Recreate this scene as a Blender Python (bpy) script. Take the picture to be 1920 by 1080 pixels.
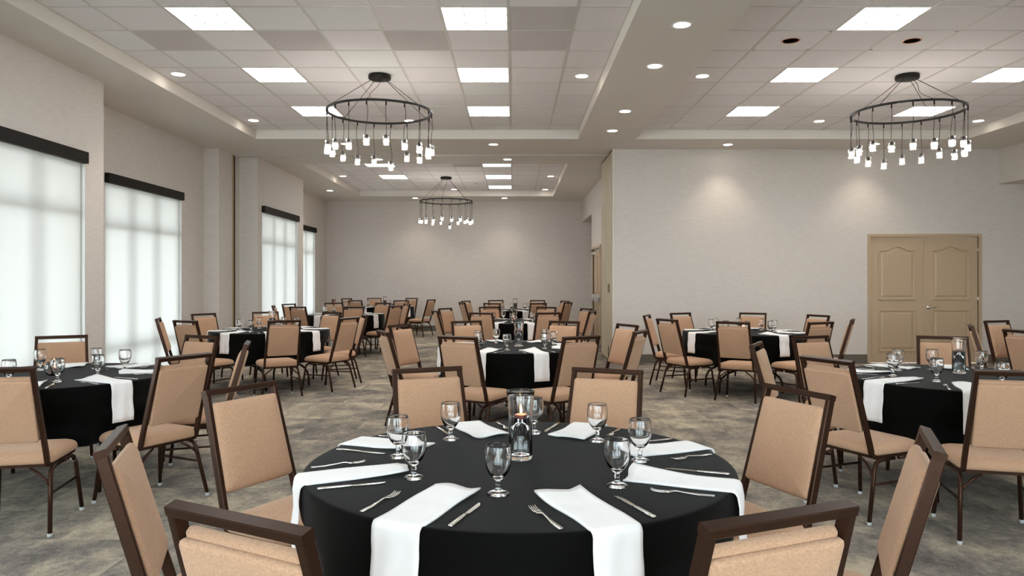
import bpy, math, random
from math import sin, cos, pi, radians as R
from mathutils import Vector
random.seed(7)
S = bpy.context.scene
C = S.collection
for o in list(bpy.data.objects): bpy.data.objects.remove(o)

# ------------------------------------------------------------------ camera
HC, FX = 1.42, 1366.0                      # eye height, focal length in px of a 1920 px frame
PX, PY = 963.5, 526.7                      # principal point (lens shift)
cam = bpy.data.cameras.new('camera'); co = bpy.data.objects.new('camera', cam); C.objects.link(co)
cam.sensor_width = 36; cam.lens = 36*FX/1920
cam.shift_x = -(PX-960)/1920; cam.shift_y = -(540-PY)/1920
cam.clip_start = .05; cam.clip_end = 300
co.location = (0, 0, HC); co.rotation_euler = (pi/2, 0, 0)
S.camera = co
# ------------------------------------------------------------------ world / exposure
w = bpy.data.worlds.new('sky'); S.world = w; w.use_nodes = True
bg = w.node_tree.nodes['Background']; bg.inputs[0].default_value = (.94, .97, 1.0, 1); bg.inputs[1].default_value = 5.0
S.view_settings.view_transform = 'Standard'; S.view_settings.look = 'None'
S.view_settings.gamma = 1; S.view_settings.use_curve_mapping = False
S.view_settings.exposure = 1.18
PANEL_E, SPOT_W, BULB_E, DISC_E = 5.0, 17.0, 3.2, 8.0
try:
    S.cycles.use_denoising = True
    S.cycles.max_bounces = 14; S.cycles.transparent_max_bounces = 16; S.cycles.diffuse_bounces = 6
    S.cycles.sample_clamp_indirect = 6; S.cycles.adaptive_threshold = .015
    S.cycles.caustics_reflective = False; S.cycles.caustics_refractive = False
except Exception: pass

# ------------------------------------------------------------------ materials
def mat(name, col=(.5,.5,.5), rough=.6, metal=0, **k):
    m = bpy.data.materials.new(name); m.use_nodes = True
    b = m.node_tree.nodes['Principled BSDF']
    b.inputs['Base Color'].default_value = (*col, 1); b.inputs['Roughness'].default_value = rough
    b.inputs['Metallic'].default_value = metal
    for a, v in k.items(): b.inputs[a.replace('_', ' ')].default_value = v
    return m
def N(m, t, **k):
    n = m.node_tree.nodes.new(t)
    for a, v in k.items(): setattr(n, a, v)
    return n
def L(m, a, b): m.node_tree.links.new(a, b)
def noise_mat(name, c0, c1, scale, stretch=(1,1,1), rough=.8, bump=.1, dist=.002, detail=4, coord='Object', lo=.3, hi=.7, **k):
    k = dict(k); met = k.pop('Metallic', 0); m = mat(name, c0, rough, met, **k); b = m.node_tree.nodes['Principled BSDF']
    tc = N(m, 'ShaderNodeTexCoord'); mp = N(m, 'ShaderNodeMapping'); mp.inputs['Scale'].default_value = stretch
    nz = N(m, 'ShaderNodeTexNoise'); nz.inputs['Scale'].default_value = scale; nz.inputs['Detail'].default_value = detail
    cr = N(m, 'ShaderNodeValToRGB'); cr.color_ramp.elements[0].position = lo; cr.color_ramp.elements[1].position = hi
    cr.color_ramp.elements[0].color = (*c0, 1); cr.color_ramp.elements[1].color = (*c1, 1)
    bp = N(m, 'ShaderNodeBump'); bp.inputs['Strength'].default_value = bump; bp.inputs['Distance'].default_value = dist
    L(m, tc.outputs[coord], mp.inputs[0]); L(m, mp.outputs[0], nz.inputs[0]); L(m, nz.outputs[0], cr.inputs[0])
    L(m, cr.outputs[0], b.inputs['Base Color']); L(m, nz.outputs[0], bp.inputs['Height']); L(m, bp.outputs[0], b.inputs['Normal'])
    return m
def emis(name, col, e):
    m = mat(name, (.8,.8,.8), .5); b = m.node_tree.nodes['Principled BSDF']
    b.inputs['Emission Color'].default_value = (*col, 1); b.inputs['Emission Strength'].default_value = e
    return m

M = {}
M['wall'] = noise_mat('wallcovering', (.585,.537,.50), (.675,.622,.583), 1.0, (7,7,110), .85, .25, .0015, 5)
M['soffit'] = mat('soffit_paint', (.72,.68,.63), .8)
M['tile'] = noise_mat('acoustic_tile', (.78,.75,.76), (.86,.83,.84), 160, (1,1,1), .95, .35, .002, 3)
M['tile_warm'] = noise_mat('acoustic_tile_warm', (.77,.735,.745), (.85,.81,.82), 160, (1,1,1), .95, .35, .002, 3)
M['tile_cool'] = noise_mat('acoustic_tile_cool', (.77,.765,.765), (.85,.845,.845), 160, (1,1,1), .95, .35, .002, 3)
M['tile_dark'] = noise_mat('acoustic_tile_rough', (.46,.42,.415), (.72,.68,.67), 120, (1,1,1), .95, .8, .004, 4)
M['grid'] = mat('ceiling_grid', (.62,.59,.56), .5)
M['frame'] = noise_mat('bronze_powdercoat', (.036,.0165,.0100), (.048,.0225,.0135), 300, rough=.32, bump=.03, dist=.0005, Specular_IOR_Level=.12, Metallic=.45)
M['metal_dark'] = mat('dark_bronze', (.012,.0095,.008), .4, 0, Specular_IOR_Level=.25)
M['chrome'] = mat('satin_steel', (.62,.60,.58), .28, 1)
M['steel'] = mat('flatware_steel', (.72,.70,.67), .16, 1)
M['glide'] = mat('nylon_glide', (.38,.38,.38), .4)
M['white'] = noise_mat('napkin_linen', (.82,.805,.81), (.87,.855,.86), 9, rough=.9, bump=.12, dist=.004, Sheen_Weight=.2)
M['black'] = noise_mat('black_tablecloth', (.0016,.0016,.0014), (.0026,.0025,.0022), 220, rough=.75, bump=.12, dist=.0006, Specular_IOR_Level=.05, Sheen_Weight=.06, Sheen_Roughness=.45)
M['glass'] = mat('clear_glass', (1,1,1), .0, 0, Transmission_Weight=1.0, IOR=1.46)
M['water'] = mat('water', (1,1,1), .0, 0, Transmission_Weight=1.0, IOR=1.333)
M['wood_top'] = mat('table_laminate', (.16,.11,.07), .5)
M['door'] = noise_mat('door_paint', (.47,.350,.235), (.485,.362,.245), 30, rough=.5, bump=.03)
M['cream'] = noise_mat('partition_door_paint', (.56,.48,.345), (.585,.505,.37), 20, rough=.55, bump=.03)
M['base'] = mat('baseboard_vinyl', (.125,.105,.083), .6)
M['valance'] = mat('valance_bronze', (.012,.0095,.008), .6, Specular_IOR_Level=.15)
M['rubber'] = mat('black_rubber', (.01,.01,.01), .8)
M['brass'] = mat('brass_edge', (.55,.40,.20), .35, 1)
M['copper'] = mat('copper_reflector', (.72,.40,.29), .45, .35)
M['ext'] = noise_mat('exterior_concrete', (.66,.64,.60), (.74,.72,.68), 3)
M['mull'] = mat('window_aluminium', (.20,.18,.155), .5)
M['wax'] = mat('pink_wax', (.75,.45,.42), .5, Subsurface_Weight=.3)
M['panel_e'] = emis('troffer_lens', (.96,1,.985), PANEL_E)
M['disc_e'] = emis('lamp_disc', (1,.90,.78), DISC_E)
M['bulb'] = emis('lamp_bulb', (1,.90,.74), 8)
M['flame'] = emis('candle_flame', (1,.50,.20), 30)
M['sensor'] = mat('sensor_plastic', (.75,.74,.72), .5)

def fabric():
    m = mat('tan_weave', (.4,.27,.18), .9, 0, Sheen_Weight=.25); b = m.node_tree.nodes['Principled BSDF']
    b.inputs['Sheen Tint'].default_value = (1,.85,.7,1)
    tc = N(m, 'ShaderNodeTexCoord')
    outs = []
    for st in ((620,620,110),(110,110,620)):
        mp = N(m, 'ShaderNodeMapping'); mp.inputs['Scale'].default_value = st
        nz = N(m, 'ShaderNodeTexNoise'); nz.inputs['Scale'].default_value = 1; nz.inputs['Detail'].default_value = 2
        L(m, tc.outputs['Object'], mp.inputs[0]); L(m, mp.outputs[0], nz.inputs[0]); outs.append(nz.outputs[0])
    ad = N(m, 'ShaderNodeMath', operation='ADD'); L(m, outs[0], ad.inputs[0]); L(m, outs[1], ad.inputs[1])
    cr = N(m, 'ShaderNodeValToRGB'); mr = N(m, 'ShaderNodeMath', operation='MULTIPLY'); mr.inputs[1].default_value = .5
    L(m, ad.outputs[0], mr.inputs[0]); L(m, mr.outputs[0], cr.inputs[0])
    cr.color_ramp.elements[0].position = .34; cr.color_ramp.elements[1].position = .66
    cr.color_ramp.elements[0].color = (.36,.200,.117,1); cr.color_ramp.elements[1].color = (.55,.335,.212,1)
    bp = N(m, 'ShaderNodeBump'); bp.inputs['Strength'].default_value = .35; bp.inputs['Distance'].default_value = .0012
    L(m, cr.outputs[0], b.inputs['Base Color']); L(m, mr.outputs[0], bp.inputs['Height']); L(m, bp.outputs[0], b.inputs['Normal'])
    return m
M['fabric'] = fabric()

def carpet():
    m = mat('carpet', (.2,.18,.15), .98); b = m.node_tree.nodes['Principled BSDF']
    tc = N(m, 'ShaderNodeTexCoord')
    br = N(m, 'ShaderNodeTexBrick'); br.offset = .5
    br.inputs['Scale'].default_value = 1; br.inputs['Brick Width'].default_value = 1.0; br.inputs['Row Height'].default_value = .5
    br.inputs['Mortar Size'].default_value = 0; br.inputs['Color1'].default_value = (0,0,0,1); br.inputs['Color2'].default_value = (1,1,1,1)
    L(m, tc.outputs['Object'], br.inputs[0])
    # per-plank shift of the streak pattern so that joints show faintly
    vm = N(m, 'ShaderNodeVectorMath', operation='MULTIPLY'); vm.inputs[1].default_value = (13,7,0)
    L(m, br.outputs['Color'], vm.inputs[0])
    va = N(m, 'ShaderNodeVectorMath', operation='ADD'); L(m, tc.outputs['Object'], va.inputs[0]); L(m, vm.outputs[0], va.inputs[1])
    def nz(sc, st, det, src, rough=.6):
        mp = N(m, 'ShaderNodeMapping'); mp.inputs['Scale'].default_value = st
        n = N(m, 'ShaderNodeTexNoise'); n.inputs['Scale'].default_value = sc; n.inputs['Detail'].default_value = det; n.inputs['Roughness'].default_value = rough
        L(m, src, mp.inputs[0]); L(m, mp.outputs[0], n.inputs[0]); return n.outputs[0]
    n1 = nz(1.5, (1.25,1,1), 6, va.outputs[0]); n2 = nz(5, (1.3,.8,1), 5, va.outputs[0], .7); n3 = nz(110, (1,1,1), 3, tc.outputs['Object'])
    n4 = nz(24, (1,1,1), 4, tc.outputs['Object'], .7)
    def comb(a, ka, c, kc):
        x = N(m, 'ShaderNodeMath', operation='MULTIPLY'); x.inputs[1].default_value = ka
        if hasattr(a, 'node'): L(m, a, x.inputs[0])
        y = N(m, 'ShaderNodeMath', operation='MULTIPLY_ADD'); y.inputs[1].default_value = kc
        L(m, c, y.inputs[0]); L(m, x.outputs[0], y.inputs[2]); return y.outputs[0]
    s = comb(n1, .60, n2, .34); s = comb(s, 1, n4, .26); s = comb(s, 1, n3, .26); s = comb(s, 1, br.outputs['Color'], .085)
    sb = N(m, 'ShaderNodeMath', operation='SUBTRACT'); sb.inputs[1].default_value = .232; L(m, s, sb.inputs[0]); s = sb.outputs[0]
    cr = N(m, 'ShaderNodeValToRGB'); e = cr.color_ramp.elements
    e[0].position = .38; e[0].color = (.074,.064,.058,1); e[1].position = .68; e[1].color = (.47,.395,.295,1)
    for p, c in ((.46,(.138,.120,.107)),(.53,(.212,.184,.155)),(.60,(.335,.284,.218))):
        q = e.new(p); q.color = (*c, 1)
    L(m, s, cr.inputs[0]); L(m, cr.outputs[0], b.inputs['Base Color'])
    bp = N(m, 'ShaderNodeBump'); bp.inputs['Strength'].default_value = .6; bp.inputs['Distance'].default_value = .004
    L(m, n3, bp.inputs['Height']); L(m, bp.outputs[0], b.inputs['Normal'])
    return m
M['carpet'] = carpet()

def shade_mat():
    m = bpy.data.materials.new('roller_shade_cloth'); m.use_nodes = True; nt = m.node_tree; nt.nodes.clear()
    out = N(m, 'ShaderNodeOutputMaterial'); tl = N(m, 'ShaderNodeBsdfTranslucent'); df = N(m, 'ShaderNodeBsdfDiffuse'); tr = N(m, 'ShaderNodeBsdfTransparent')
    tl.inputs[0].default_value = (.52,.495,.475,1); df.inputs[0].default_value = (.80,.79,.76,1); tr.inputs[0].default_value = (1,1,1,1)
    a = N(m, 'ShaderNodeMixShader'); a.inputs[0].default_value = .38; L(m, tl.outputs[0], a.inputs[1]); L(m, df.outputs[0], a.inputs[2])
    b = N(m, 'ShaderNodeMixShader'); b.inputs[0].default_value = .04; L(m, a.outputs[0], b.inputs[1]); L(m, tr.outputs[0], b.inputs[2])
    L(m, b.outputs[0], out.inputs[0]); return m
M['shade'] = shade_mat()
def pane_mat(tint=(.90,.96,.97), ior=1.45):
    m = bpy.data.materials.new('window_glass'); m.use_nodes = True; nt = m.node_tree; nt.nodes.clear()
    out = N(m, 'ShaderNodeOutputMaterial'); g = N(m, 'ShaderNodeBsdfGlossy'); tr = N(m, 'ShaderNodeBsdfTransparent')
    g.inputs['Roughness'].default_value = .02; tr.inputs[0].default_value = (*tint,1)
    fr = N(m, 'ShaderNodeFresnel'); fr.inputs[0].default_value = ior
    a = N(m, 'ShaderNodeMixShader'); L(m, fr.outputs[0], a.inputs[0]); L(m, tr.outputs[0], a.inputs[1]); L(m, g.outputs[0], a.inputs[2])
    L(m, a.outputs[0], out.inputs[0]); return m
M['pane'] = pane_mat()
M['clear'] = pane_mat((.96,.96,.96), 1.22)
def frost_mat():
    m = bpy.data.materials.new('lit_frosted_glass'); m.use_nodes = True; nt = m.node_tree; nt.nodes.clear()
    out = N(m, 'ShaderNodeOutputMaterial'); e = N(m, 'ShaderNodeEmission'); tr = N(m, 'ShaderNodeBsdfTransparent')
    e.inputs[0].default_value = (1,.93,.83,1); e.inputs[1].default_value = .34
    a = N(m, 'ShaderNodeMixShader'); a.inputs[0].default_value = .14; L(m, tr.outputs[0], a.inputs[1])
    df = N(m, 'ShaderNodeBsdfTranslucent'); df.inputs[0].default_value = (.9,.9,.88,1)
    L(m, df.outputs[0], a.inputs[2]); ad = N(m, 'ShaderNodeAddShader'); L(m, a.outputs[0], ad.inputs[0]); L(m, e.outputs[0], ad.inputs[1])
    L(m, ad.outputs[0], out.inputs[0]); return m
M['frost'] = frost_mat()

# ------------------------------------------------------------------ mesh helpers
class MB:
    def __init__(s): s.v = []; s.f = []; s.sm = []
    def add(s, vs, fs, smooth=False):
        n = len(s.v); s.v += [tuple(p) for p in vs]; s.f += [tuple(i+n for i in q) for q in fs]; s.sm += [smooth]*len(fs); return s
    def box(s, x0, x1, y0, y1, z0, z1):
        x0, x1 = min(x0,x1), max(x0,x1); y0, y1 = min(y0,y1), max(y0,y1); z0, z1 = min(z0,z1), max(z0,z1)
        return s.add([(x0,y0,z0),(x1,y0,z0),(x1,y1,z0),(x0,y1,z0),(x0,y0,z1),(x1,y0,z1),(x1,y1,z1),(x0,y1,z1)],
              [(3,2,1,0),(4,5,6,7),(0,1,5,4),(1,2,6,5),(2,3,7,6),(3,0,4,7)])
    def cbox(s, x0, x1, y0, y1, z0, z1, c):      # box with chamfered edges: outline rings
        def ring(i, z): return [(x0+i,y0+i,z),(x1-i,y0+i,z),(x1-i,y1-i,z),(x0+i,y1-i,z)]
        return s.loft([ring(c,z0), ring(0,z0+c), ring(0,z1-c), ring(c,z1)], smooth=False)
    def loft(s, rings, smooth=True, cap0=True, cap1=True, close=True):
        n = len(rings[0]); vs = [p for r in rings for p in r]; fs = []
        for a in range(len(rings)-1):
            for i in range(n if close else n-1):
                j = (i+1) % n; fs.append((a*n+i, a*n+j, (a+1)*n+j, (a+1)*n+i))
        s.add(vs, fs, smooth)
        b = len(s.v)-len(vs)
        if cap0: s.f.append(tuple(b+i for i in reversed(range(n)))); s.sm.append(smooth)
        if cap1: s.f.append(tuple(b+(len(rings)-1)*n+i for i in range(n))); s.sm.append(smooth)
        return s
    def lathe(s, prof, n=24, c=(0,0,0), smooth=True):
        rings = [[(c[0]+r*cos(2*pi*i/n), c[1]+r*sin(2*pi*i/n), c[2]+z) for i in range(n)] for r, z in prof]
        return s.loft(rings, smooth, prof[0][0] > 1e-6, prof[-1][0] > 1e-6)
    def tube(s, pts, r, n=8, smooth=True, rect=None, up=(1,0,0)):
        pts = [Vector(p) for p in pts]; rings = []; m = len(pts); rr = r if isinstance(r, (list,tuple)) else [r]*m
        side = Vector(up)
        for i, p in enumerate(pts):
            t0 = (p-pts[i-1]).normalized() if i else None; t1 = (pts[i+1]-p).normalized() if i < m-1 else None
            t = ((t0 or t1)+(t1 or t0)).normalized()
            k = 1/max(.5, t.dot(t1 or t0))
            a = (side - t*side.dot(t))
            a = a.normalized() if a.length > 1e-4 else t.orthogonal().normalized()
            b = t.cross(a)
            if rect:
                wa, wb = rect; c_ = min(wa, wb)*.14
                q = [(wa/2-c_,-wb/2),(wa/2,-wb/2+c_),(wa/2,wb/2-c_),(wa/2-c_,wb/2),(-wa/2+c_,wb/2),(-wa/2,wb/2-c_),(-wa/2,-wb/2+c_),(-wa/2+c_,-wb/2)]
                rings.append([p+a*x+b*y*k for x, y in q])
            else:
                rings.append([p+(a*cos(2*pi*j/n)+b*sin(2*pi*j/n))*rr[i] for j in range(n)])
            if not rect: side = a
        return s.loft(rings, smooth and not rect)
    def mesh(s, name):
        me = bpy.data.meshes.new(name); me.from_pydata(s.v, [], s.f); me.polygons.foreach_set('use_smooth', s.sm); me.update(); return me
def obj(name, mb, m, parent=None, kind=None):
    me = mb.mesh(name) if isinstance(mb, MB) else mb
    if m is not None and not me.materials: me.materials.append(M[m])
    o = bpy.data.objects.new(name, me); C.objects.link(o)
    if parent: o.parent = parent
    if kind: o['kind'] = kind
    return o
def thing(name, label, cat, loc=(0,0,0), rz=0, group=None):
    o = bpy.data.objects.new(name, None); C.objects.link(o); o.empty_display_size = .1
    o.location = loc; o.rotation_euler = (0,0,rz); tag(o, label, cat, group); return o
def tag(o, label, cat, group=None):
    o['label'] = label; o['category'] = cat
    if group: o['group'] = group
    return o
def kids(o): return [c for c in KIDS.get(o.name, [])]
KIDS = {}
def register(o):
    for c in o.children_recursive:
        KIDS.setdefault(c.parent.name, []).append(c)
def dup(o, loc=None, rz=None, label=None, group=None, parent=None):
    c = o.copy(); C.objects.link(c)
    if parent: c.parent = parent
    if loc is not None: c.location = loc
    if rz is not None: c.rotation_euler = (0,0,rz)
    if label: c['label'] = label
    if group: c['group'] = group
    for k in kids(o): dup(k, parent=c)
    return c
def px(x, y, z=0.0):
    return (PX+FX*x/y, PY+FX*(HC-z)/y) if y > .05 else (-9e9, -9e9)
def inframe(x, y, z=0.0, m=0):
    a, b = px(x, y, z); return -m < a < 1920+m and -m < b < 1080+m
def rrect(wd, dp, r, inset, z, n=5, cx=0, cy=0):
    a, b, r2 = wd/2-inset, dp/2-inset, max(.002, r-inset*.5); out = []
    for q, (sx, sy) in enumerate(((1,1),(-1,1),(-1,-1),(1,-1))):
        for i in range(n):
            t = pi/2*(q + i/(n-1)); out.append((cx+sx*(a-r2)+r2*cos(t), cy+sy*(b-r2)+r2*sin(t), z))
    return out

# ------------------------------------------------------------------ the shell
ZS, ZC = HC+2.268, HC+2.413                # soffit, acoustic ceiling
T = .6096; X0 = -.0485; XR = X0+.087; YM = 6.406; YF = 14.78
YB, YE = 12.55, 20.65                      # wall with the doors, far wall
XL1, XL2 = -4.71, -5.31                    # pier plane, window bay plane
obj('floor', MB().box(-5.6, 9.4, -3.2, 20.9, -.06, 0), 'carpet', kind='structure')

WIN = [(XL1, 5.80, 8.01), (XL2, 9.44, 11.65), (XL1, 13.60, 15.86), (XL2, 17.25, 19.46), (XL2, 2.1, 4.3)]  # last window is out of view, added in a repeated bay for daylight
WZ0, WZ1 = .06, 2.72
def wall_x(mb, xin, xout, y0, y1, ops):
    y = y0
    for a, b in sorted(ops):
        mb.box(xin, xout, y, a, 0, ZS+.4); mb.box(xin, xout, a, b, 0, WZ0); mb.box(xin, xout, a, b, WZ1, ZS+.4); y = b
    mb.box(xin, xout, y, y1, 0, ZS+.4)
wl = MB()
wall_x(wl, XL2, -5.56, -3, 5.44, [WIN[4][1:]])
wall_x(wl, XL1, -4.96, 5.44, 8.365, [WIN[0][1:]]); wl.box(-4.96, -5.56, 8.165, 8.365, 0, ZS+.4); wl.box(-4.96, -5.56, 5.44, 5.64, 0, ZS+.4)
wall_x(wl, XL2, -5.56, 8.365, 12.48, [WIN[1][1:]])
wl.box(-5.05, -5.56, 12.48, 13.08, 0, ZS+.4); wl.box(-5.16, -5.56, 13.08, 13.19, 0, ZS+.4); wl.box(-5.05, -5.56, 13.19, 13.40, 0, ZS+.4)
wl.box(-4.96, -5.56, 13.40, 13.55, 0, ZS+.4)
wall_x(wl, XL1, -4.96, 13.40, 16.29, [WIN[2][1:]]); wl.box(-4.96, -5.56, 16.09, 16.29, 0, ZS+.4)
wall_x(wl, XL2, -5.56, 16.29, YE, [WIN[3][1:]])
obj('wall_left', wl, 'wall', kind='structure')
wb = MB()
DX0, DX1, DZ = 6.14, 8.00, 2.18            # double door opening
wb.box(1.72, DX0, YB, YB+.2, 0, ZS+.4); wb.box(DX0, DX1, YB, YB+.2, DZ, ZS+.4); wb.box(DX1, 9.4, YB, YB+.2, 0, ZS+.4)
wb.box(1.76, 2.3, YB+.2, 14.05, 0, ZS+.4)
obj('wall_back', wb, 'wall', kind='structure')
obj('wall_far', MB().box(-5.56, 3.3, YE, YE+.2, 0, ZS+.4), 'wall', kind='structure')
wr = MB()
FD0, FD1 = 16.05, 17.75                    # far side door
wr.box(1.93, 2.15, 14.05, FD0, 0, ZS+.4); wr.box(1.93, 2.15, FD1, 18.1, 0, ZS+.4); wr.box(1.93, 2.15, FD0, FD1, DZ, ZS+.4)
wr.box(1.93, 3.1, 18.1, YE, 3.08, ZS+.4)   # bulkhead over the alcove
wr.box(3.1, 3.3, 17.9, YE, 0, ZS+.4); wr.box(2.15, 3.1, 17.9, 18.1, 0, ZS+.4)
wr.box(9.2, 9.4, -3, YB, 0, ZS+.4); wr.box(8.36, 9.2, 4, YB, 3.09, ZS+.4)
obj('wall_right', wr, 'wall', kind='structure')
wf = MB(); xs = [-5.56, -4.7, -1.9, -1.5, 1.3, 1.7, 4.5, 9.4]
for i in range(7):
    if i % 2 == 0: wf.box(xs[i], xs[i+1], -3.2, -3, 0, ZS+.4)
    else: wf.box(xs[i], xs[i+1], -3.2, -3, 0, .1); wf.box(xs[i], xs[i+1], -3.2, -3, 3.3, ZS+.4)
obj('wall_front', wf, 'wall', kind='structure')
for i in (1, 3, 5):  # unseen windows behind the camera, added to brighten chair fronts and napkin drops
    fr = MB()
    for a, b, c_, d_ in ((xs[i], xs[i]+.06, .1, 3.3), (xs[i+1]-.06, xs[i+1], .1, 3.3), (xs[i]+.06, xs[i+1]-.06, .1, .17), (xs[i]+.06, xs[i+1]-.06, 3.24, 3.3)): fr.box(a, b, -3.15, -3.09, c_, d_)
    for q in (1/3, 2/3): x = xs[i]+(xs[i+1]-xs[i])*q; fr.box(x-.025, x+.025, -3.15, -3.09, .17, 3.24)
    win = obj('window_%d' % (6+i//2), fr, 'mull', kind='structure')
    obj('pane', MB().box(xs[i]+.05, xs[i+1]-.05, -3.124, -3.116, .15, 3.26), 'pane', win)

# ceiling: soffit slabs around three trays
TR = [(-4.12, 1.03, -2.0, 11.64, XR*0+X0, YM), (1.95, 7.24, -2.0, 11.64, XR, YM), (-4.12, 1.05, 14.13, 19.5, X0, YF)]
cl = MB()
def slab(x0, x1, y0, y1): cl.box(x0, x1, y0, y1, ZS, ZC+.12)
slab(-5.56, -4.12, -3.2, 20.9); slab(-4.12, 1.03, -3.2, -2); slab(-4.12, 1.03, 11.64, 14.13); slab(-4.12, 1.05, 19.5, 20.9)
slab(1.03, 1.95, -3.2, 11.64); slab(1.03, 1.95, 11.64, 14.13); slab(1.05, 3.3, 14.13, 20.9)
slab(1.95, 7.24, -3.2, -2); slab(1.95, 9.4, 11.64, 14.13); slab(7.24, 9.4, -3.2, 11.64)
for a in TR: cl.box(a[0], a[1], a[2], a[3], ZC+.03, ZC+.12)
ceiling = obj('ceiling', cl, 'soffit', kind='structure')
tile_me = {}
def tile_mesh(w_, d_, m, hole=False):
    k = (round(w_,3), round(d_,3), m, hole)
    if k not in tile_me:
        mb = MB(); g = .009; a, b = w_/2-g, d_/2-g
        if hole:
            n = 32; r = .083; out = []; inn = []
            for i in range(n):
                t = 2*pi*(i+.5)/n; c_, s_ = cos(t), sin(t); q = max(abs(c_)/a, abs(s_)/b); out.append((c_/q, s_/q)); inn.append((r*c_, r*s_))
            mb.loft([[(x,y,.012) for x,y in inn], [(x,y,0) for x,y in inn], [(x,y,0) for x,y in out], [(x,y,.012) for x,y in out]], False, False, False)
        else:
            mb.loft([[(-a+.004,-b+.004,0),(-a+.004,b-.004,0),(a-.004,b-.004,0),(a-.004,-b+.004,0)],[(-a,-b,.005),(-a,b,.005),(a,b,.005),(a,-b,.005)],[(-a,-b,.018),(-a,b,.018),(a,b,.018),(a,-b,.018)]], False)
        me = mb.mesh('tile'); me.materials.append(M[m]); tile_me[k] = me
    return tile_me[k]
LIGHTS = []
DARK = {(0,-6,1),(0,-4,1),(0,-2,1),(0,0,0),(0,0,1),(2,-2,0)}
HOLES = {(1,4,1),(1,6,1)}
rest = MB(); gridm = MB()
rt = random.Random(3)
for ti, (x0, x1, y0, y1, gx, gy) in enumerate(TR):
    ks = [k for k in range(-12, 16) if gx+T*(k+1) > x0+.02 and gx+T*k < x1-.02]
    js = [j for j in range(-20, 16) if gy+T*(j+1) > y0+.02 and gy+T*j < y1-.02]
    for j in js:
        for k in ks:
            a, b = max(x0, gx+T*k), min(x1, gx+T*(k+1)); c_, d_ = max(y0, gy+T*j), min(y1, gy+T*(j+1))
            lit = ((ti == 0 and k in (-1,-5)) or (ti == 1 and k in (5,9)) or (ti == 2 and k in (-1,-5))) and j % 3 == 0
            if ti == 2 and (j not in (0,3,6) or (k == -5 and j == 6)): lit = False
            if lit:
                LIGHTS.append((ti, k, j, (a+b)/2, (c_+d_)/2)); continue
            if j < -2 and ti < 2: rest.box(a+.009, b-.009, c_+.009, d_-.009, ZC, ZC+.018); continue
            key = (ti, k, j)
            m = 'tile_dark' if key in DARK else rt.choice(['tile','tile','tile_warm','tile_cool' if k < 0 else 'tile'])
            o = obj('tile', tile_mesh(b-a, d_-c_, m, key in HOLES), None, ceiling)
            o.location = ((a+b)/2, (c_+d_)/2, ZC-(.001 if m != 'tile_dark' else .0005)+rt.uniform(0,.0025))
    for k in ks+[ks[-1]+1]:
        x = gx+T*k
        if x0 < x < x1: gridm.box(x-.012, x+.012, y0, y1, ZC-.003, ZC+.004); gridm.box(x-.004, x+.004, y0, y1, ZC+.004, ZC+.03)
    for j in js+[js[-1]+1]:
        y = gy+T*j
        if y0 < y < y1: gridm.box(x0, x1, y-.012, y+.012, ZC-.0025, ZC+.0035)
    for q in ((x0, x0+.014, y0, y1), (x1-.014, x1, y0, y1), (x0, x1, y0, y0+.014), (x0, x1, y1-.014, y1)): gridm.box(*q, ZC-.003, ZC+.004)
o = obj('tiles_overhead', rest, 'tile', ceiling, 'stuff')
obj('grid', gridm, 'grid', ceiling)

# baseboards, trims
bb = MB(); bb.box(1.72, DX0-.06, YB-.012, YB, 0, .155); bb.box(DX1+.06, 9.2, YB-.012, YB, 0, .155)
obj('baseboard_back', bb, 'base', kind='structure')
obj('baseboard_far', MB().box(-5.31, 3.1, YE-.012, YE, 0, .155), 'base', kind='structure')
bb = MB(); bb.box(1.918, 1.93, 14.06, FD0-.06, 0, .155); bb.box(1.918, 1.93, FD1+.06, 18.1, 0, .155)
obj('baseboard_right', bb, 'base', kind='structure')
bb = MB()
for x, a, b in ((XL2,8.37,9.44),(XL2,11.65,12.48),(XL1,8.01,8.365),(XL1,13.41,13.60),(XL1,15.86,16.29),(XL2,16.29,17.25),(XL2,19.46,YE)): bb.box(x, x+.012, a, b, 0, .155)
bb.box(-5.05, -5.038, 12.48, 13.08, 0, .155)
obj('baseboard_left', bb, 'base', kind='structure')
# partition track across the soffit and its pockets
tk = MB(); tk.box(-5.05, 1.72, 13.07, 13.10, ZS-.012, ZS+.002); tk.box(-5.05, 1.72, 13.16, 13.19, ZS-.012, ZS+.002)
obj('trim_1', tk, 'grid', kind='structure')
obj('trim_2', MB().box(-5.05, 1.72, 13.10, 13.16, ZS-.002, ZS+.001), 'rubber', kind='structure')
obj('trim_3', MB().box(-5.16, -5.045, 13.105, 13.19, 0, ZS), 'rubber', kind='structure')
obj('trim_4', MB().box(-5.05, -5.035, 13.075, 13.10, 0, ZS), 'brass', kind='structure')
obj('trim_5', MB().box(1.70, 1.722, YB-.012, YB+.05, 0, ZS), 'soffit', kind='structure')

# pocket doors of the folding partition (cream), flush on the wall end
d3 = MB(); d3.box(1.70, 1.76, YB+.05, 14.05, 0, ZS)
dd = obj('door_3', d3, 'rubber', kind='structure')
for a, b in ((YB+.055, 13.29), (13.30, 14.04)):
    mb = MB(); mb.cbox(1.688, 1.712, a, b, .02, ZS-.03, .004); lf = obj('door_panel', mb, 'cream', dd)
for y, z in ((12.86,1.29),(13.02,1.29),(12.98,.14)):
    mb = MB(); mb.box(1.680, 1.690, y-.012, y+.012, z-.075 if z > 1 else z-.12, z+.075 if z > 1 else z+.12); obj('pull', mb, 'metal_dark', dd)

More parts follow.
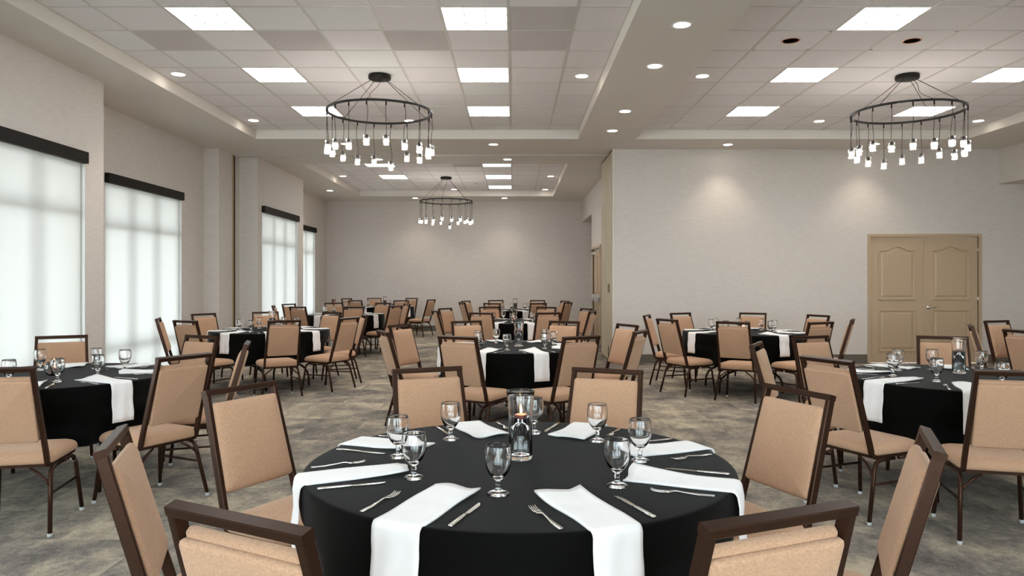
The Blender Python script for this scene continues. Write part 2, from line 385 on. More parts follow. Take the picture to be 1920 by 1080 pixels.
# ------------------------------------------------------------------ double door on the back wall
def arch_ring(x0, x1, z0, z1, rise, y, inset, n=14):
    x0 += inset; x1 -= inset; z0 += inset; z1 -= inset
    top = []
    for i in range(n+1):
        t = i/n; x = x1+(x0-x1)*t; u = (t-.5)*2
        f = .5*(1+cos(pi*min(1, abs(u)/.78))); top.append((x, y, z1-rise+rise*f))
    return [(x0, y, z0), (x1, y, z0)]+top
door = MB(); fw = .05
for q in ((DX0-fw, DX0, 0, DZ+fw), (DX1, DX1+fw, 0, DZ+fw)): door.cbox(q[0], q[1], YB-.02, YB+.1, q[2], q[3], .004)
door.cbox(DX0, DX1, YB-.02, YB+.1, DZ, DZ+fw, .004)
door_1 = obj('door_1', door, 'door', kind='structure')
mid = (DX0+DX1)/2-.005
def leaf(parent, x0, x1, y, hinge_left, handle):
    mb = MB(); mb.box(x0, x1, y, y+.045, .012, DZ-.006)
    lf = obj('door_leaf', mb, 'door', parent)
    for z0, z1, rise in ((1.09, 2.03, .07), (.20, .93, 0)):
        m2 = MB(); a, b = x0+.135, x1-.135
        rs = []
        for ins, dy in ((0,0),(.005,-.016),(.024,-.016),(.034,.002),(.05,.002),(.080,-.011)):
            rs.append(arch_ring(a, b, z0, z1, rise, y+dy-.001, ins) if rise else [(a+ins,y+dy-.001,z0+ins),(b-ins,y+dy-.001,z0+ins),(b-ins,y+dy-.001,z1-ins),(a+ins,y+dy-.001,z1-ins)])
        m2.loft(rs, False, False, True); obj('door_panel', m2, 'door', lf)
    hx = x0 if hinge_left else x1
    for z in (.28, 1.10, 1.95):
        m3 = MB(); m3.tube([(hx, y-.008, z-.055), (hx, y-.008, z+.055)], .009, 8); m3.box(hx-.014, hx+.014, y-.004, y+.002, z-.05, z+.05); obj('hinge', m3, 'chrome', lf)
    if handle:
        hx = x0+.075; m4 = MB(); m4.lathe([(0,0),(.034,0),(.034,.008),(.026,.016),(.012,.018),(.012,.05),(0,.05)], 20)
        m4.v = [(hx+p[0], y-p[2], .965+p[1]) for p in m4.v]
        m4.tube([(hx-.005,y-.05,.965),(hx+.03,y-.053,.967),(hx+.08,y-.05,.965),(hx+.115,y-.045,.962)], [.011,.010,.009,.007], 8, up=(0,0,1)); obj('door_handle', m4, 'chrome', lf)
leaf(door_1, DX0+.003, mid-.002, YB+.012, True, False)
leaf(door_1, mid+.002, DX1-.003, YB+.012, False, True)
# far side door in the right wall (seen at a grazing angle)
fd = MB()
for q in ((FD0-.05, FD0, 0, DZ+.05), (FD1, FD1+.05, 0, DZ+.05)): fd.cbox(1.905, 2.1, q[0], q[1], q[2], q[3], .004)
fd.cbox(1.905, 2.1, FD0, FD1, DZ, DZ+.05, .004)
door_2 = obj('door_2', fd, 'door', kind='structure')
fm = (FD0+FD1)/2
for a, b, s_ in ((FD0+.003, fm-.002, 1), (fm+.002, FD1-.003, -1)):
    lf = obj('door_leaf', MB().box(1.95, 1.995, a, b, .012, DZ-.006), 'door', door_2)
    for z0, z1 in ((1.15, 2.0), (.2, .85)):
        m2 = MB(); rs = []
        for ins, dx in ((0,0),(.006,-.011),(.022,-.011),(.030,.002),(.085,-.006)):
            rs.append([(1.949+dx, a+.13+ins, z0+ins), (1.949+dx, a+.13+ins, z1-ins), (1.949+dx, b-.13-ins, z1-ins), (1.949+dx, b-.13-ins, z0+ins)])
        m2.loft(rs, False, False, True); obj('door_panel', m2, 'door', lf)
    m2 = MB(); m2.box(1.86, 1.89, a+.08, b-.06, .97, 1.03); m2.box(1.87, 1.95, a+.08, a+.16, .94, 1.06); m2.box(1.87, 1.95, b-.16, b-.06, .92, 1.10); obj('push_bar', m2, 'chrome', lf)
    h = a if s_ > 0 else b
    m2 = MB(); m2.box(1.885, 1.95, h+s_*.08, h+s_*.36, 2.05, 2.11); m2.tube([(1.90, h+s_*.30, 2.12), (1.80, h+s_*.45, 2.14), (1.90, h+s_*.10, 2.165)], .010, 6); obj('door_closer', m2, 'chrome', lf)

# ------------------------------------------------------------------ windows with roller shades
SH_LAB = ['wide pale roller shade under a dark valance, cut by the frame edge', 'pale roller shade with dark valance in the recess beside the nearest pier',
          'pale roller shade with dark valance on the pier beyond the partition slot', 'small pale roller shade with dark valance near the far corner', '']
for i, (xw, a, b) in enumerate(WIN):
    xg = xw-.17; fr = MB()
    for y0, y1, z0, z1 in ((a, a+.06, WZ0, WZ1), (b-.06, b, WZ0, WZ1), (a+.06, b-.06, WZ0, WZ0+.07), (a+.06, b-.06, WZ1-.06, WZ1)):
        fr.box(xg-.06, xg, y0, y1, z0, z1)
    win = obj('window_%d' % (i+1), fr, 'mull', kind='structure')
    ys = [a+.06+(b-a-.12)*t for t in (0, 1/3, 2/3, 1)]; zs = [WZ0+.07, .56, 2.16, WZ1-.06]
    for y in ys[1:-1]: obj('mullion', MB().box(xg-.065, xg+.01, y-.028, y+.028, WZ0+.07, WZ1-.06), 'mull', win)
    for z in zs[1:-1]: obj('transom', MB().box(xg-.055, xg, a+.06, b-.06, z-.028, z+.028), 'mull', win)
    obj('pane', MB().box(xg-.034, xg-.026, a+.05, b-.05, WZ0+.06, WZ1-.05), 'pane', win)
    if i == 4: continue
    near_edge = a+.03; far_edge = b-.05
    t = thing('roller_shade', SH_LAB[i], 'window shade', (xw, (a+b)/2, 0), 0, 'roller shades over the windows')
    va = MB(); h = (b-a)/2
    va.cbox(.002, .062, -h+.01, h-.04, 2.70, 2.826, .003); obj('valance', va, 'valance', t)
    n = 10; cm = MB()
    cm.add([(-.026, -h+.03, .05), (-.026, h-.052, .05), (-.026, h-.052, 2.75), (-.026, -h+.03, 2.75)], [(0,1,2,3)]); obj('shade_cloth', cm, 'shade', t)
    hb = MB(); hb.box(-.036, -.016, -h+.03, h-.052, .035, .06); obj('hem_bar', hb, 'sensor', t)
    for q in ((-.03, .0, -h+.002, -h+.03), (-.03, -.002, h-.012, h-.001)): obj('side_channel', MB().box(*q, WZ0, 2.70), 'sensor', t)
# outside: ground, and an unseen canopy added to dim the shade tops
gd = MB(); gd.box(-40, -5.6, -3.2, 40, -.3, -.1); gd.box(-40, 40, -40, -3.2, -.3, -.1)
obj('ground', gd, 'ext', kind='structure')
obj('added_canopy', MB().box(-8.4, -5.57, -3, 21, 2.95, 3.2), 'ext', kind='structure')

# ------------------------------------------------------------------ troffers, downlights, sensor, chandeliers
pane_me = MB().cbox(-.094, .094, -.094, .094, -.002, .004, .0015).mesh('lens_pane'); pane_me.materials.append(M['panel_e'])
fm_ = MB()
for x0, x1, y0, y1 in ((-.303,.303,-.303,-.288),(-.303,.303,.288,.303),(-.303,-.288,-.288,.288),(.288,.303,-.288,.288)): fm_.box(x0, x1, y0, y1, -.004, .02)
troff_frame = fm_.mesh('frame'); troff_frame.materials.append(M['grid'])
lv = MB()
for q in (-.096, .096): lv.box(q-.0035, q+.0035, -.288, .288, -.007, .004); lv.box(-.288, .288, q-.0035, q+.0035, -.007, .004)
louver = lv.mesh('divider'); louver.materials.append(M['mull'])
back_me = MB().box(-.288, .288, -.288, .288, .006, .02).mesh('housing'); back_me.materials.append(M['sensor'])
TL = {0: 'main ceiling', 1: 'door-side ceiling', 2: 'far-room ceiling'}
CO = {(0,-5): 'window-side', (0,-1): 'centre', (1,5): 'inner', (1,9): 'outer', (2,-5): 'window-side', (2,-1): 'centre'}
RW = {-3: 'unseen', 0: 'nearest', 3: 'second', 6: 'third'}
for ti, k, j, x, y in LIGHTS:
    vis = inframe(x, y+.25, ZC, 0) or inframe(x-.28, y+.25, ZC) 
    lab = 'lit square ceiling panel, %s of the %s column in the %s' % (RW.get(j, 'one'), CO[(ti,k)], TL[ti])
    if not vis: lab = 'lit square ceiling panel out of view above the camera'
    t = thing('ceiling_light', lab, 'ceiling light', (x, y, ZC), 0, 'square ceiling light panels')
    obj('frame', troff_frame, None, t); obj('divider', louver, None, t); obj('housing', back_me, None, t)
    for a in (-1,0,1):
        for b in (-1,0,1): o = obj('lens_pane', pane_me, None, t); o.location = (a*.192, b*.192, 0)
ring_me = MB().lathe([(.073,.0),(.073,-.004),(.088,-.006),(.098,-.004),(.100,.0)], 28).mesh('trim_ring'); ring_me.materials.append(M['sensor'])
disc_me = MB().lathe([(0,-.0035),(.074,-.0035),(.074,0)], 28).mesh('lamp'); disc_me.materials.append(M['disc_e'])
sp = bpy.data.lights.new('downlight_beam', 'SPOT'); sp.energy = SPOT_W; sp.color = (1,.86,.70); sp.spot_size = R(100); sp.spot_blend = .9; sp.shadow_soft_size = .06
DOWN = [(-3.915,8.5,ZC,'window-side edge of the main ceiling, nearer one'),(-3.915,10.95,ZC,'window-side edge of the main ceiling, farther one'),
 (.80,8.58,ZC,'beam-side edge of the main ceiling'),(-1.573,10.98,ZC,'main ceiling, seen through the ring chandelier'),(2.22,8.58,ZC,'door-side ceiling next to the beam'),
 (4.61,11.0,ZC,'door-side ceiling, left of the right chandelier'),(7.0,10.98,ZC,'door-side ceiling near its outer edge'),
 (1.487,6.45,ZS,'beam underside, nearest of four'),(1.487,7.69,ZS,'beam underside, second of four'),(1.487,9.74,ZS,'beam underside, third of four'),(1.487,11.0,ZS,'beam underside, last of four'),
 (-.34,12.1,ZS,'cross soffit above the centre aisle'),(-2.78,12.05,ZS,'cross soffit behind the ring chandelier'),(3.56,12.12,ZS,'soffit above the bright blank back wall'),(5.98,12.08,ZS,'soffit behind the right chandelier'),
 (-.12,13.6,ZS,'soffit just past the partition track, centre'),(-2.53,13.6,ZS,'soffit just past the partition track, window side'),
 (-4.62,18.3,ZS,'far soffit by the last window'),(-2.70,19.95,ZS,'far soffit before the end wall, left one'),(-.26,19.95,ZS,'far soffit before the end wall, right one'),
 (-3.93,16.75,ZC,'far tray, window-side tile'),(-1.573,19.18,ZC,'far tray, last row behind the far chandelier'),(.85,16.8,ZC,'far tray, right edge, nearer'),(.83,19.25,ZC,'far tray, right edge, farther'),
 (-3.915,6.1,ZC,''),(.80,6.1,ZC,''),(4.61,8.5,ZC,'') ][:24]
for x, y, z, l in DOWN:
    t = thing('recessed_downlight', 'round lit downlight in the '+l, 'downlight', (x, y, z), 0, 'round recessed downlights')
    obj('trim_ring', ring_me, None, t); obj('lamp', disc_me, None, t)
    lo = bpy.data.objects.new('downlight_beam', sp); C.objects.link(lo); lo.parent = t; lo.location = (0,0,-.03)
for (k, j, l) in ((4,1,'nearer the beam'), (6,1,'farther from the beam')):
    x, y = XR+T*(k+.5), YM+T*(j+.5)
    t = thing('copper_downlight', 'unlit round copper-lined downlight in the ceiling, '+l, 'downlight', (x, y, ZC), 0, 'copper-lined unlit downlights')
    obj('trim_ring', MB().lathe([(.079,.012),(.079,-.002),(.092,-.003),(.096,0)], 32).mesh('r'), 'copper', t)
    obj('reflector', MB().lathe([(.080,.0),(.072,.012),(.058,.022),(.03,.027),(0,.028)], 32), 'copper', t)
t = obj('smoke_detector', MB().lathe([(0,-.03),(.05,-.03),(.065,-.018),(.07,0)], 24), 'sensor'); t.location = (-.96, 18.0, ZC-.002); tag(t, 'small flat round detector in the far ceiling beside the chandelier', 'detector')

PL = bpy.data.lights.new('bulb_light', 'POINT'); PL.energy = BULB_E; PL.color = (1,.93,.84); PL.shadow_soft_size = .024
def chandelier(x, y, ringz, lab, seed, drop=.0):
    rr = random.Random(seed); RD = .605
    t = thing('ring_chandelier', lab, 'chandelier', (x, y, 0), 0, 'ring chandeliers with glass pendants')
    obj('canopy', MB().lathe([(0,-.05),(.118,-.05),(.128,-.046),(.131,-.036),(.131,-.006),(.128,0)], 40, (0,0,ZC-.004)), 'metal_dark', t)
    rg = MB(); n = 72
    rg.loft([[((RD+a)*cos(2*pi*i/n), (RD+a)*sin(2*pi*i/n), ringz+b) for a, b in ((-.011,-.012),(.011,-.012),(.011,.012),(-.011,.012))] for i in range(n+1)], False, False, False)
    obj('ring', rg, 'metal_dark', t)
    for i, a in enumerate((R(35), R(145), R(215), R(325))):
        p0 = Vector((.075*cos(a), .075*sin(a), ZC-.05)); p1 = Vector(((RD)*cos(a), (RD)*sin(a), ringz+.01)); ln = MB()
        ln.tube([p0, p1], .0035, 5); obj('cable', ln, 'metal_dark', t)
    ln = MB(); a = R(-95); p1 = Vector((RD*cos(a), RD*sin(a), ringz+.01)); p0 = Vector((.02, -.06, ZC-.05))
    ln.tube([p0+(p1-p0)*q+Vector((.02*sin(9*q), 0, .05*sin(pi*q)*-1)) for q in [i/10 for i in range(11)]], .003, 5); obj('power_cord', ln, 'metal_dark', t)
    for i in range(18):
        a = 2*pi*(i+.35)/18; cx_, cy_ = RD*cos(a), RD*sin(a); d = .40+rr.uniform(-.03,.03)+(.06 if i == 4 else 0); zt = ringz-d
        cd = MB(); am = rr.uniform(-.012,.012)
        cd.tube([(am*sin(pi*q*1.6), am*.6*sin(pi*q), (ringz-.012)*(1-q)+zt*q) for q in [j_/8 for j_ in range(9)]], .0034, 5)
        cd.lathe([(.009,ringz-.012),(.009,ringz-.05),(.004,ringz-.055)], 8)
        pn = obj('pendant', cd, 'metal_dark', t); pn.location = (cx_, cy_, 0)
        sk = MB(); sk.lathe([(0,zt+.006),(.010,zt+.006),(.017,zt-.012),(.017,zt-.045),(0,zt-.045)], 12)
        ax = rr.uniform(0, pi); sk.tube([(-.052*cos(ax),-.052*sin(ax),zt-.022),(.052*cos(ax),.052*sin(ax),zt-.022)], .0022, 5); obj('socket', sk, 'metal_dark', pn)
        g = MB(); g.lathe([(.034,zt-.002),(.0345,zt-.10),(.0325,zt-.10),(.032,zt-.002)], 20); 
        obj('glass_shade', g, 'clear', pn)
        fz = MB(); fz.lathe([(0,zt-.046),(.0295,zt-.046),(.0295,zt-.112),(0,zt-.112)], 16); obj('frosted_diffuser', fz, 'frost', pn)
        bl = MB(); bl.lathe([(0,zt-.048),(.008,zt-.050),(.013,zt-.066),(.012,zt-.080),(0,zt-.088)], 12); obj('bulb', bl, 'bulb', pn)
        lo = bpy.data.objects.new('bulb_light', PL); C.objects.link(lo); lo.parent = pn; lo.location = (0, 0, zt-.072)
    return t
chandelier(-1.573, 8.54, HC+1.975, 'large black ring chandelier of glass pendants in the main ceiling', 1)
chandelier(XR+T*7.5, 8.54, HC+1.975, 'black ring chandelier of glass pendants on the door side', 2)
chandelier(-1.573, YF+T*3.5, HC+1.845, 'small-looking black ring chandelier hanging in the far room', 3)

# ------------------------------------------------------------------ chairs
def make_chair():
    t = thing('banquet_chair', 'x', 'chair')
    s = MB()
    lv_ = [(.389,.014),(.394,.004),(.404,0),(.422,0),(.434,.004),(.445,.012),(.453,.026),(.459,.050),(.463,.09),(.465,.14),(.4655,.19)]
    s.loft([rrect(.445,.425,.05,i,z) for z, i in lv_]); 
    s.v = [(x*(1.0-.03*(.2-y)), y, z-.014*max(0,(y-.12)/.09)**2*(z>.42)) for x, y, z in s.v]
    obj('seat', s, 'fabric', t)
    A = math.atan2(.155, .552); vy, vz = -sin(A), cos(A); ny, nz = cos(A), sin(A); OY, OZ = -.205, .40
    P = lambda x, s_, n: (x, OY+vy*s_+ny*n, OZ+vz*s_+nz*n)
    ST = .573
    f = MB()
    for sg in (-1,1):
        xt, xb = sg*(.1925-.012), sg*.196
        f.tube([(xb,-.10,.379),(xb,-.165,.379),(xb,-.190,.388),(xb,-.207,.408),P(xb*.998,.06,0),P(xt,ST-.022,0)], 0, rect=(.022,.034))
    q = []
    cc = .003
    for x in (-.1925, .1925):
        xx = x
        q.append([P(xx, ST-.024, -.017+cc), P(xx, ST-.024, .017-cc), P(xx, ST-.024+cc, .017), P(xx, ST-cc, .017), P(xx, ST, .017-cc), P(xx, ST, -.017+cc), P(xx, ST-cc, -.017), P(xx, ST-.024+cc, -.017)])
    f.loft(q, False)
    obj('back_frame', f, 'frame', t)
    b = MB(); w_ = .350; s0, s1 = .138, .515; cs, hh = (s0+s1)/2, (s1-s0)
    rings = []
    for n_, i_ in ((-.004,.012),(.002,.003),(.012,0),(.020,.003),(.027,.012),(.032,.028),(.036,.055),(.039,.10),(.040,.15)):
        rings.append([P(x*(1+.028*(1-2*y/hh)), cs+y, n_) for x, y, _ in rrect(w_-.003, hh, .014, i_, 0)])
    b.loft(rings); obj('backrest', b, 'fabric', t)
    b = MB(); rings = []
    for n_, i_ in ((.0,.010),(-.003,.001),(-.008,0),(-.016,0),(-.021,.004),(-.023,.012)):
        rings.append([P(x, cs-.010+y, n_) for x, y, _ in rrect(.347, hh-.012, .012, i_, 0)])
    rings = [list(reversed(r)) for r in rings]
    b.loft(rings); obj('back_panel', b, 'fabric', t)
    fr = MB()
    for q in ((-.205,-.183,-.195,.185),(.183,.205,-.195,.185),(-.183,.183,-.195,-.173),(-.183,.183,.163,.185)): fr.box(*q, .371, .391)
    fr.box(-.19,.19,-.18,.17,.382,.391)
    obj('seat_frame', fr, 'frame', t)
    for sg in (-1,1):
        for path in ([(sg*.200,-.02,.361),(sg*.201,-.14,.360),(sg*.204,-.178,.345),(sg*.208,-.196,.31),(sg*.234,-.272,.014)],
                     [(sg*.200,.02,.361),(sg*.201,.125,.360),(sg*.204,.160,.347),(sg*.208,.178,.31),(sg*.232,.212,.014)]):
            g = MB(); g.tube(path, .0125, 10); lg = obj('leg', g, 'frame', t)
            e = path[-1]; obj('glide', MB().lathe([(0,0),(.013,0),(.014,.004),(.0145,.02),(0,.02)], 12, (e[0], e[1], 0)), 'glide', lg)
        g = MB(); g.tube([(sg*.2155,-.219,.225),(sg*.214,-.1,.222),(sg*.213,.186,.218)], .008, 8); obj('stretcher', g, 'frame', t)
        g = MB(); g.tube([(sg*.214,-.213,.26),(sg*.19,-.205,.30),(sg*.15,-.195,.335),(sg*.10,-.188,.366)], .008, 8); obj('brace', g, 'frame', t)
    g = MB(); g.tube([(.210,.09,.352),(.212,.095,.338),(.222,.10,.330),(.226,.13,.330),(.222,.15,.336),(.21,.152,.352)], .003, 5); obj('linking_hook', g, 'chrome', t)
    register(t); return t
proto = make_chair()
TB = {1:(.02,2.66),2:(.02,7.35),3:(0,11.95),4:(0,16.5),5:(-3.22,5.1),6:(-3.28,9.8),7:(-3.35,14.4),8:(-3.35,18.75),9:(3.07,5.0),10:(2.98,9.48),11:(6.05,7.35)}
TN = {1:'large foreground table',2:'second centre table',3:'third centre table',4:'farthest centre table',5:'nearest window-side table',6:'second window-side table',
      7:'third window-side table',8:'farthest window-side table',9:'nearest door-side table',10:'far door-side table',11:'rightmost half-hidden table'}
CH=[(1,-0.324,3.597,203.3),(1,0.356,3.547,156.9),(1,-0.910,3.081,240.4),(1,0.901,3.017,112.9),(1,-0.870,2.309,289.9),(1,-0.388,1.768,332.2),(1,0.402,1.798,22.7),(1,0.916,2.309,66.2),(2,-0.307,6.463,331.6),(2,0.380,6.454,32.4),(2,-0.386,8.199,208.2),(2,0.412,8.164,150.7),(2,-0.905,7.663,243.5),(2,-0.895,6.936,295.1),(2,0.871,7.003,63.1),(2,0.901,7.699,115.4),(3,-0.343,11.070,336.6),(3,0.382,11.075,21.0),(3,-0.322,12.808,200.3),(3,0.419,12.768,152.1),(3,-0.872,12.351,241.1),(3,-0.914,11.643,288.7),(3,0.905,12.281,112.1),(3,0.907,11.560,68.4),(4,-0.328,15.623,337.6),(4,0.370,15.643,24.6),(4,-0.308,17.371,201.8),(4,0.420,17.317,154.0),(4,-0.813,16.935,242.9),(4,-0.808,16.099,292.4),(4,0.873,16.846,116.0),(4,0.877,16.085,60.3),(5,-2.383,4.754,61.3),(5,-2.827,5.921,154.1),(5,-2.372,5.441,106.8),(5,-2.86,4.26,12),(5,-3.685,5.909,209.2),(6,-4.147,9.298,290.2),(6,-3.738,8.937,335.5),(6,-4.143,10.240,237.5),(6,-3.60,10.710,207),(6,-2.902,8.937,30.9),(6,-2.427,9.471,65.1),(6,-2.929,10.652,146.9),(6,-2.424,10.106,110.3),(7,-4.288,14.115,282.7),(7,-4.262,14.684,244.9),(7,-3.774,13.558,333.8),(7,-3.705,15.257,205),(7,-3.045,13.515,23.5),(7,-2.953,15.234,153.8),(7,-2.537,13.927,60.4),(7,-2.507,14.782,116.1),(8,-4.24,18.58,275.2),(8,-4.149,19.226,240.1),(8,-3.680,17.889,336.0),(8,-3.683,19.621,203.4),(8,-2.895,17.935,28.5),(8,-2.957,19.590,152.1),(8,-2.405,18.505,66.3),(9,2.212,4.555,294.7),(9,2.140,5.323,242.1),(9,2.647,5.855,201.7),(9,3.496,5.816,160.3),(9,2.70,4.13,345),(10,2.164,9.922,248.4),(10,2.188,9.084,297.7),(10,2.614,10.367,209.0),(10,2.696,8.637,327.6),(10,3.329,10.373,150.5),(10,3.859,9.873,113.7),(10,3.347,8.622,25.2),(10,3.82,9.06,61.5),(11,5.168,7.571,241.8),(11,5.819,8.272,199.1),(11,5.16,6.98,280)]
SEC = {0:'right side, far seat',1:'far side, right seat',2:'far side, left seat',3:'left side, far seat',4:'left side, near seat',5:'near side, left seat',6:'near side, right seat',7:'right side, near seat'}
first = True; chairs = {k: [] for k in TB}
for t_, x, y, a in CH:
    tx, ty = TB[t_]; an = math.degrees(math.atan2(y-ty, x-tx)) % 360; k = int(an//45) % 8
    look = 'seen from behind' if cos(R(a)) > .35 else ('cushion facing the camera' if cos(R(a)) < -.35 else 'seen side-on')
    if k in (0,3,4,7) : look = 'turned sideways' if abs(cos(R(a))) < .35 else look
    lab = 'tan banquet chair %s, %s of %s' % (look, SEC[k], TN[t_])
    if len(lab.replace(',', '').replace('-', ' ').split()) > 15: lab = lab.replace('banquet chair', 'chair').replace('table cut off at the right edge', 'table cut by the right edge').replace('right side, ', '').replace('turned ', '')
    gr = 'chairs around the '+TN[t_]
    if first: c = proto; c.location = (x,y,0); c.rotation_euler = (0,0,R(a)); c['label'] = lab; c['group'] = gr; first = False
    else: dup(proto, (x,y,0), R(a), lab, gr)
    chairs[t_].append((x, y, math.atan2(y-ty, x-tx), math.hypot(x-tx, y-ty)))

# ------------------------------------------------------------------ tables and cloths
ZT = .757
def table(k):
    x, y = TB[k]; rz = random.Random(k).uniform(0, pi) if k != 10 else 0
    if k == 2: rz = R(8)
    t = thing('round_table', 'round folding banquet table beneath the black cloth, %s' % TN[k], 'table', (x, y, 0), rz, 'round banquet tables')
    obj('tabletop', MB().lathe([(0,ZT-.024),(.752,ZT-.024),(.758,ZT-.018),(.758,ZT-.006),(.752,ZT-.001),(0,ZT-.001)], 64), 'wood_top', t)
    for sy in (-1,1):
        g = MB(); yy = sy*.30
        n = 14; g.tube([(-.40*cos(pi*i/n), yy+sy*.03*abs(cos(pi*i/n)), .012+.30*sin(pi*i/n)**.55) for i in range(n+1)], .014, 8, up=(0,1,0))
        obj('leg', g, 'frame', t)
        for sx in (-1,1): g = MB(); g.tube([(sx*.17, yy, .30), (sx*.17, yy, ZT-.02)], .014, 8, up=(0,1,0)); obj('upright', g, 'frame', t)
    g = MB(); g.box(-.2,.2,-.32,-.28,ZT-.045,ZT-.02); g.box(-.2,.2,.28,.32,ZT-.045,ZT-.02); g.box(-.02,.02,-.3,.3,ZT-.045,ZT-.02); obj('apron_rail', g, 'frame', t)
    # cloth
    seg = 144 if k in (1,2,5,9) else 96; rr = random.Random(100+k); ph = [rr.uniform(0, 2*pi) for _ in range(4)]
    fr = [rr.choice((7,9,11)), rr.choice((13,15,17)), rr.choice((21,24)), 5]
    def edge(th, z):
        u = (ZT+.004-z)/.38
        r = .7665+.010*u+ .010*u*sin(fr[0]*th+ph[0])+.007*u*sin(fr[1]*th+ph[1])+.003*u*sin(fr[2]*th+ph[2])
        for cx_, cy_, ca, cr_ in chairs[k]:
            dth = (th-ca+pi) % (2*pi)-pi
            if abs(dth) > .6: continue
            lim = (cr_-.232)/max(.7, cos(dth)); wgt = 1/(1+math.exp((abs(dth)-.37)/.035)); zf = min(1, max(0, (.66-z)/.14)); zf = zf*zf*(3-2*zf)
            if r > lim: r = r-(r-lim)*wgt*zf
        return r
    rings = []
    for r_ in (.02,.3,.6,.72,.75): rings.append([(r_*cos(2*pi*i/seg), r_*sin(2*pi*i/seg), ZT+.004) for i in range(seg)])
    for r_, z in ((.758,ZT+.0035),(.7635,ZT+.0005),(.766,ZT-.006)): rings.append([(r_*cos(2*pi*i/seg), r_*sin(2*pi*i/seg), z) for i in range(seg)])
    zz = [.73,.70,.66,.62,.58,.54,.50,.46,.42,.38]
    for z in zz: rings.append([(edge(2*pi*i/seg, z)*cos(2*pi*i/seg), edge(2*pi*i/seg, z)*sin(2*pi*i/seg), z) for i in range(seg)])
    m = MB(); m.loft(rings, True, True, False); m.f = [tuple(reversed(q)) for q in m.f]
    # thin inner face so that the cloth has thickness
    o = obj('tablecloth', m, 'black'); o.location = (x, y, 0); tag(o, 'black cloth draped over the %s' % TN[k], 'tablecloth', 'black round tablecloths')
    sd = o.modifiers.new('thickness', 'SOLIDIFY'); sd.thickness = .0025; sd.offset = -1
for k in TB: table(k)

# ------------------------------------------------------------------ place settings
def napkin_mesh(seed):
    rr = random.Random(seed); path = []                       # (r, z) along the napkin, from inner end outwards and down
    for i in range(12): path.append((.415+(.752-.415)*i/11, ZT+.0065))
    for a in (15, 32, 50, 68, 84): path.append((.757+.0185*sin(R(a)), ZT-.012+.0185*cos(R(a))))
    for i in range(1, 9): path.append((.7765+.012*i/8+.003*sin(i*1.3+seed), ZT-.012-.235*i/8))
    nv = 13; W2 = .075; top = []; bot = []
    for i, (r, z) in enumerate(path):
        rowt = []; rowb = []
        u = max(0, 1-(r-.415)/.20) if i < 12 else 0
        for j in range(nv):
            v = -1+2*j/(nv-1); flare = 1+.06*u
            lift = .012*u*u*(.5+.5*sin(2.2*v+seed)) + .010*u*max(0, v-.55)/.45 + .0045
            dr = .007*u*u*sin(3.0*v+seed*1.7)
            th = .006
            if i < 12: pt = (r-dr, v*W2*flare+ .004*sin(i*.6+seed), z+lift); pb = (r-dr, v*W2*flare+.004*sin(i*.6+seed), z+lift-th-.003*(1-abs(v)))
            else:
                k_ = (i-11)/13; b_ = .004*sin(j*.9+seed+k_*3)*k_
                pt = (r+.004+b_, v*W2*(1-.02*k_), z+.0045*max(0, 1-(i-11)/4)); pb = (r-.0005+b_*.6, v*W2*(1-.02*k_), z)
            rowt.append(pt); rowb.append((pb[0], pb[1], max(pb[2], ZT+.0052) if i < 12 else pb[2]))
        top.append(rowt); bot.append(rowb)
    m = MB(); rings = [t+list(reversed(b)) for t, b in zip(top, bot)]; m.loft(rings, True); m.f = [tuple(reversed(q)) for q in m.f]
    me = m.mesh('napkin'); me.materials.append(M['white']); return me
NAP = [napkin_mesh(i) for i in range(4)]
def fork_mesh():
    m = MB()
    def strip(pts):      # x, halfwidth, z, thickness
        m.loft([[(x,-w_,z),(x,w_,z),(x,w_*.8,z+t_),(x,-w_*.8,z+t_)] for x, w_, z, t_ in pts], True)
    strip([(0,.006,.001,.0022),(.004,.0085,.001,.0026),(.05,.0075,.001,.0026),(.09,.004,.004,.0030),(.115,.0032,.007,.0030),(.127,.006,.006,.0024),(.136,.0115,.004,.0018),(.150,.0122,.0035,.0016)])
    for j in range(4):
        y = -.0097+.00647*j
        m.loft([[(x,y-w_,z),(x,y+w_,z),(x,y+w_,z+.0013),(x,y-w_,z+.0013)] for x, w_, z in ((.149,.0022,.0035),(.165,.0019,.003),(.185,.0016,.005),(.194,.0006,.009))], True)
    me = m.mesh('fork'); me.materials.append(M['steel']); return me
def knife_mesh():
    m = MB()
    m.loft([[(x,-w_,z),(x,w_,z),(x,w_*.7,z+t_),(x,-w_*.7,z+t_)] for x, w_, z, t_ in ((0,.005,.001,.003),(.003,.0085,.001,.0045),(.05,.008,.001,.0045),(.10,.0062,.001,.0042),(.106,.0048,.001,.004),(.112,.0048,.001,.003))], True)
    m.loft([[(x,a,.0015),(x,b,.0015),(x,b,.0030),(x,a,.0032)] for x, a, b in ((.111,-.0045,.0045),(.118,-.0085,.0052),(.17,-.0100,.0056),(.195,-.0090,.0056),(.212,-.0030,.0054),(.218,.0030,.0045))], False)
    me = m.mesh('knife'); me.materials.append(M['steel']); return me
FORK, KNIFE = fork_mesh(), knife_mesh()
gm = MB(); gm.lathe([(0,.0),(.036,.0),(.0365,.0025),(.030,.006),(.016,.011),(.0085,.018),(.0072,.026),(.0095,.032),(.0072,.038),(.009,.043),(.020,.052),(.031,.066),(.039,.086),(.0425,.106),(.0420,.128),(.0385,.150),(.0372,.1535),
    (.0362,.1535),(.0372,.148),(.0403,.128),(.0408,.106),(.0372,.088),(.029,.070),(.017,.058),(.006,.0525),(0,.0515)], 28)
GOB = gm.mesh('goblet'); GOB.materials.append(M['glass'])
G1 = {5:[(934,926)],6:[(1157,911)],7:[(1200,864)],0:[(1120,827)],1:[(1001,812)],2:[(845,824)],3:[(746,857)],4:[(776,896)]}
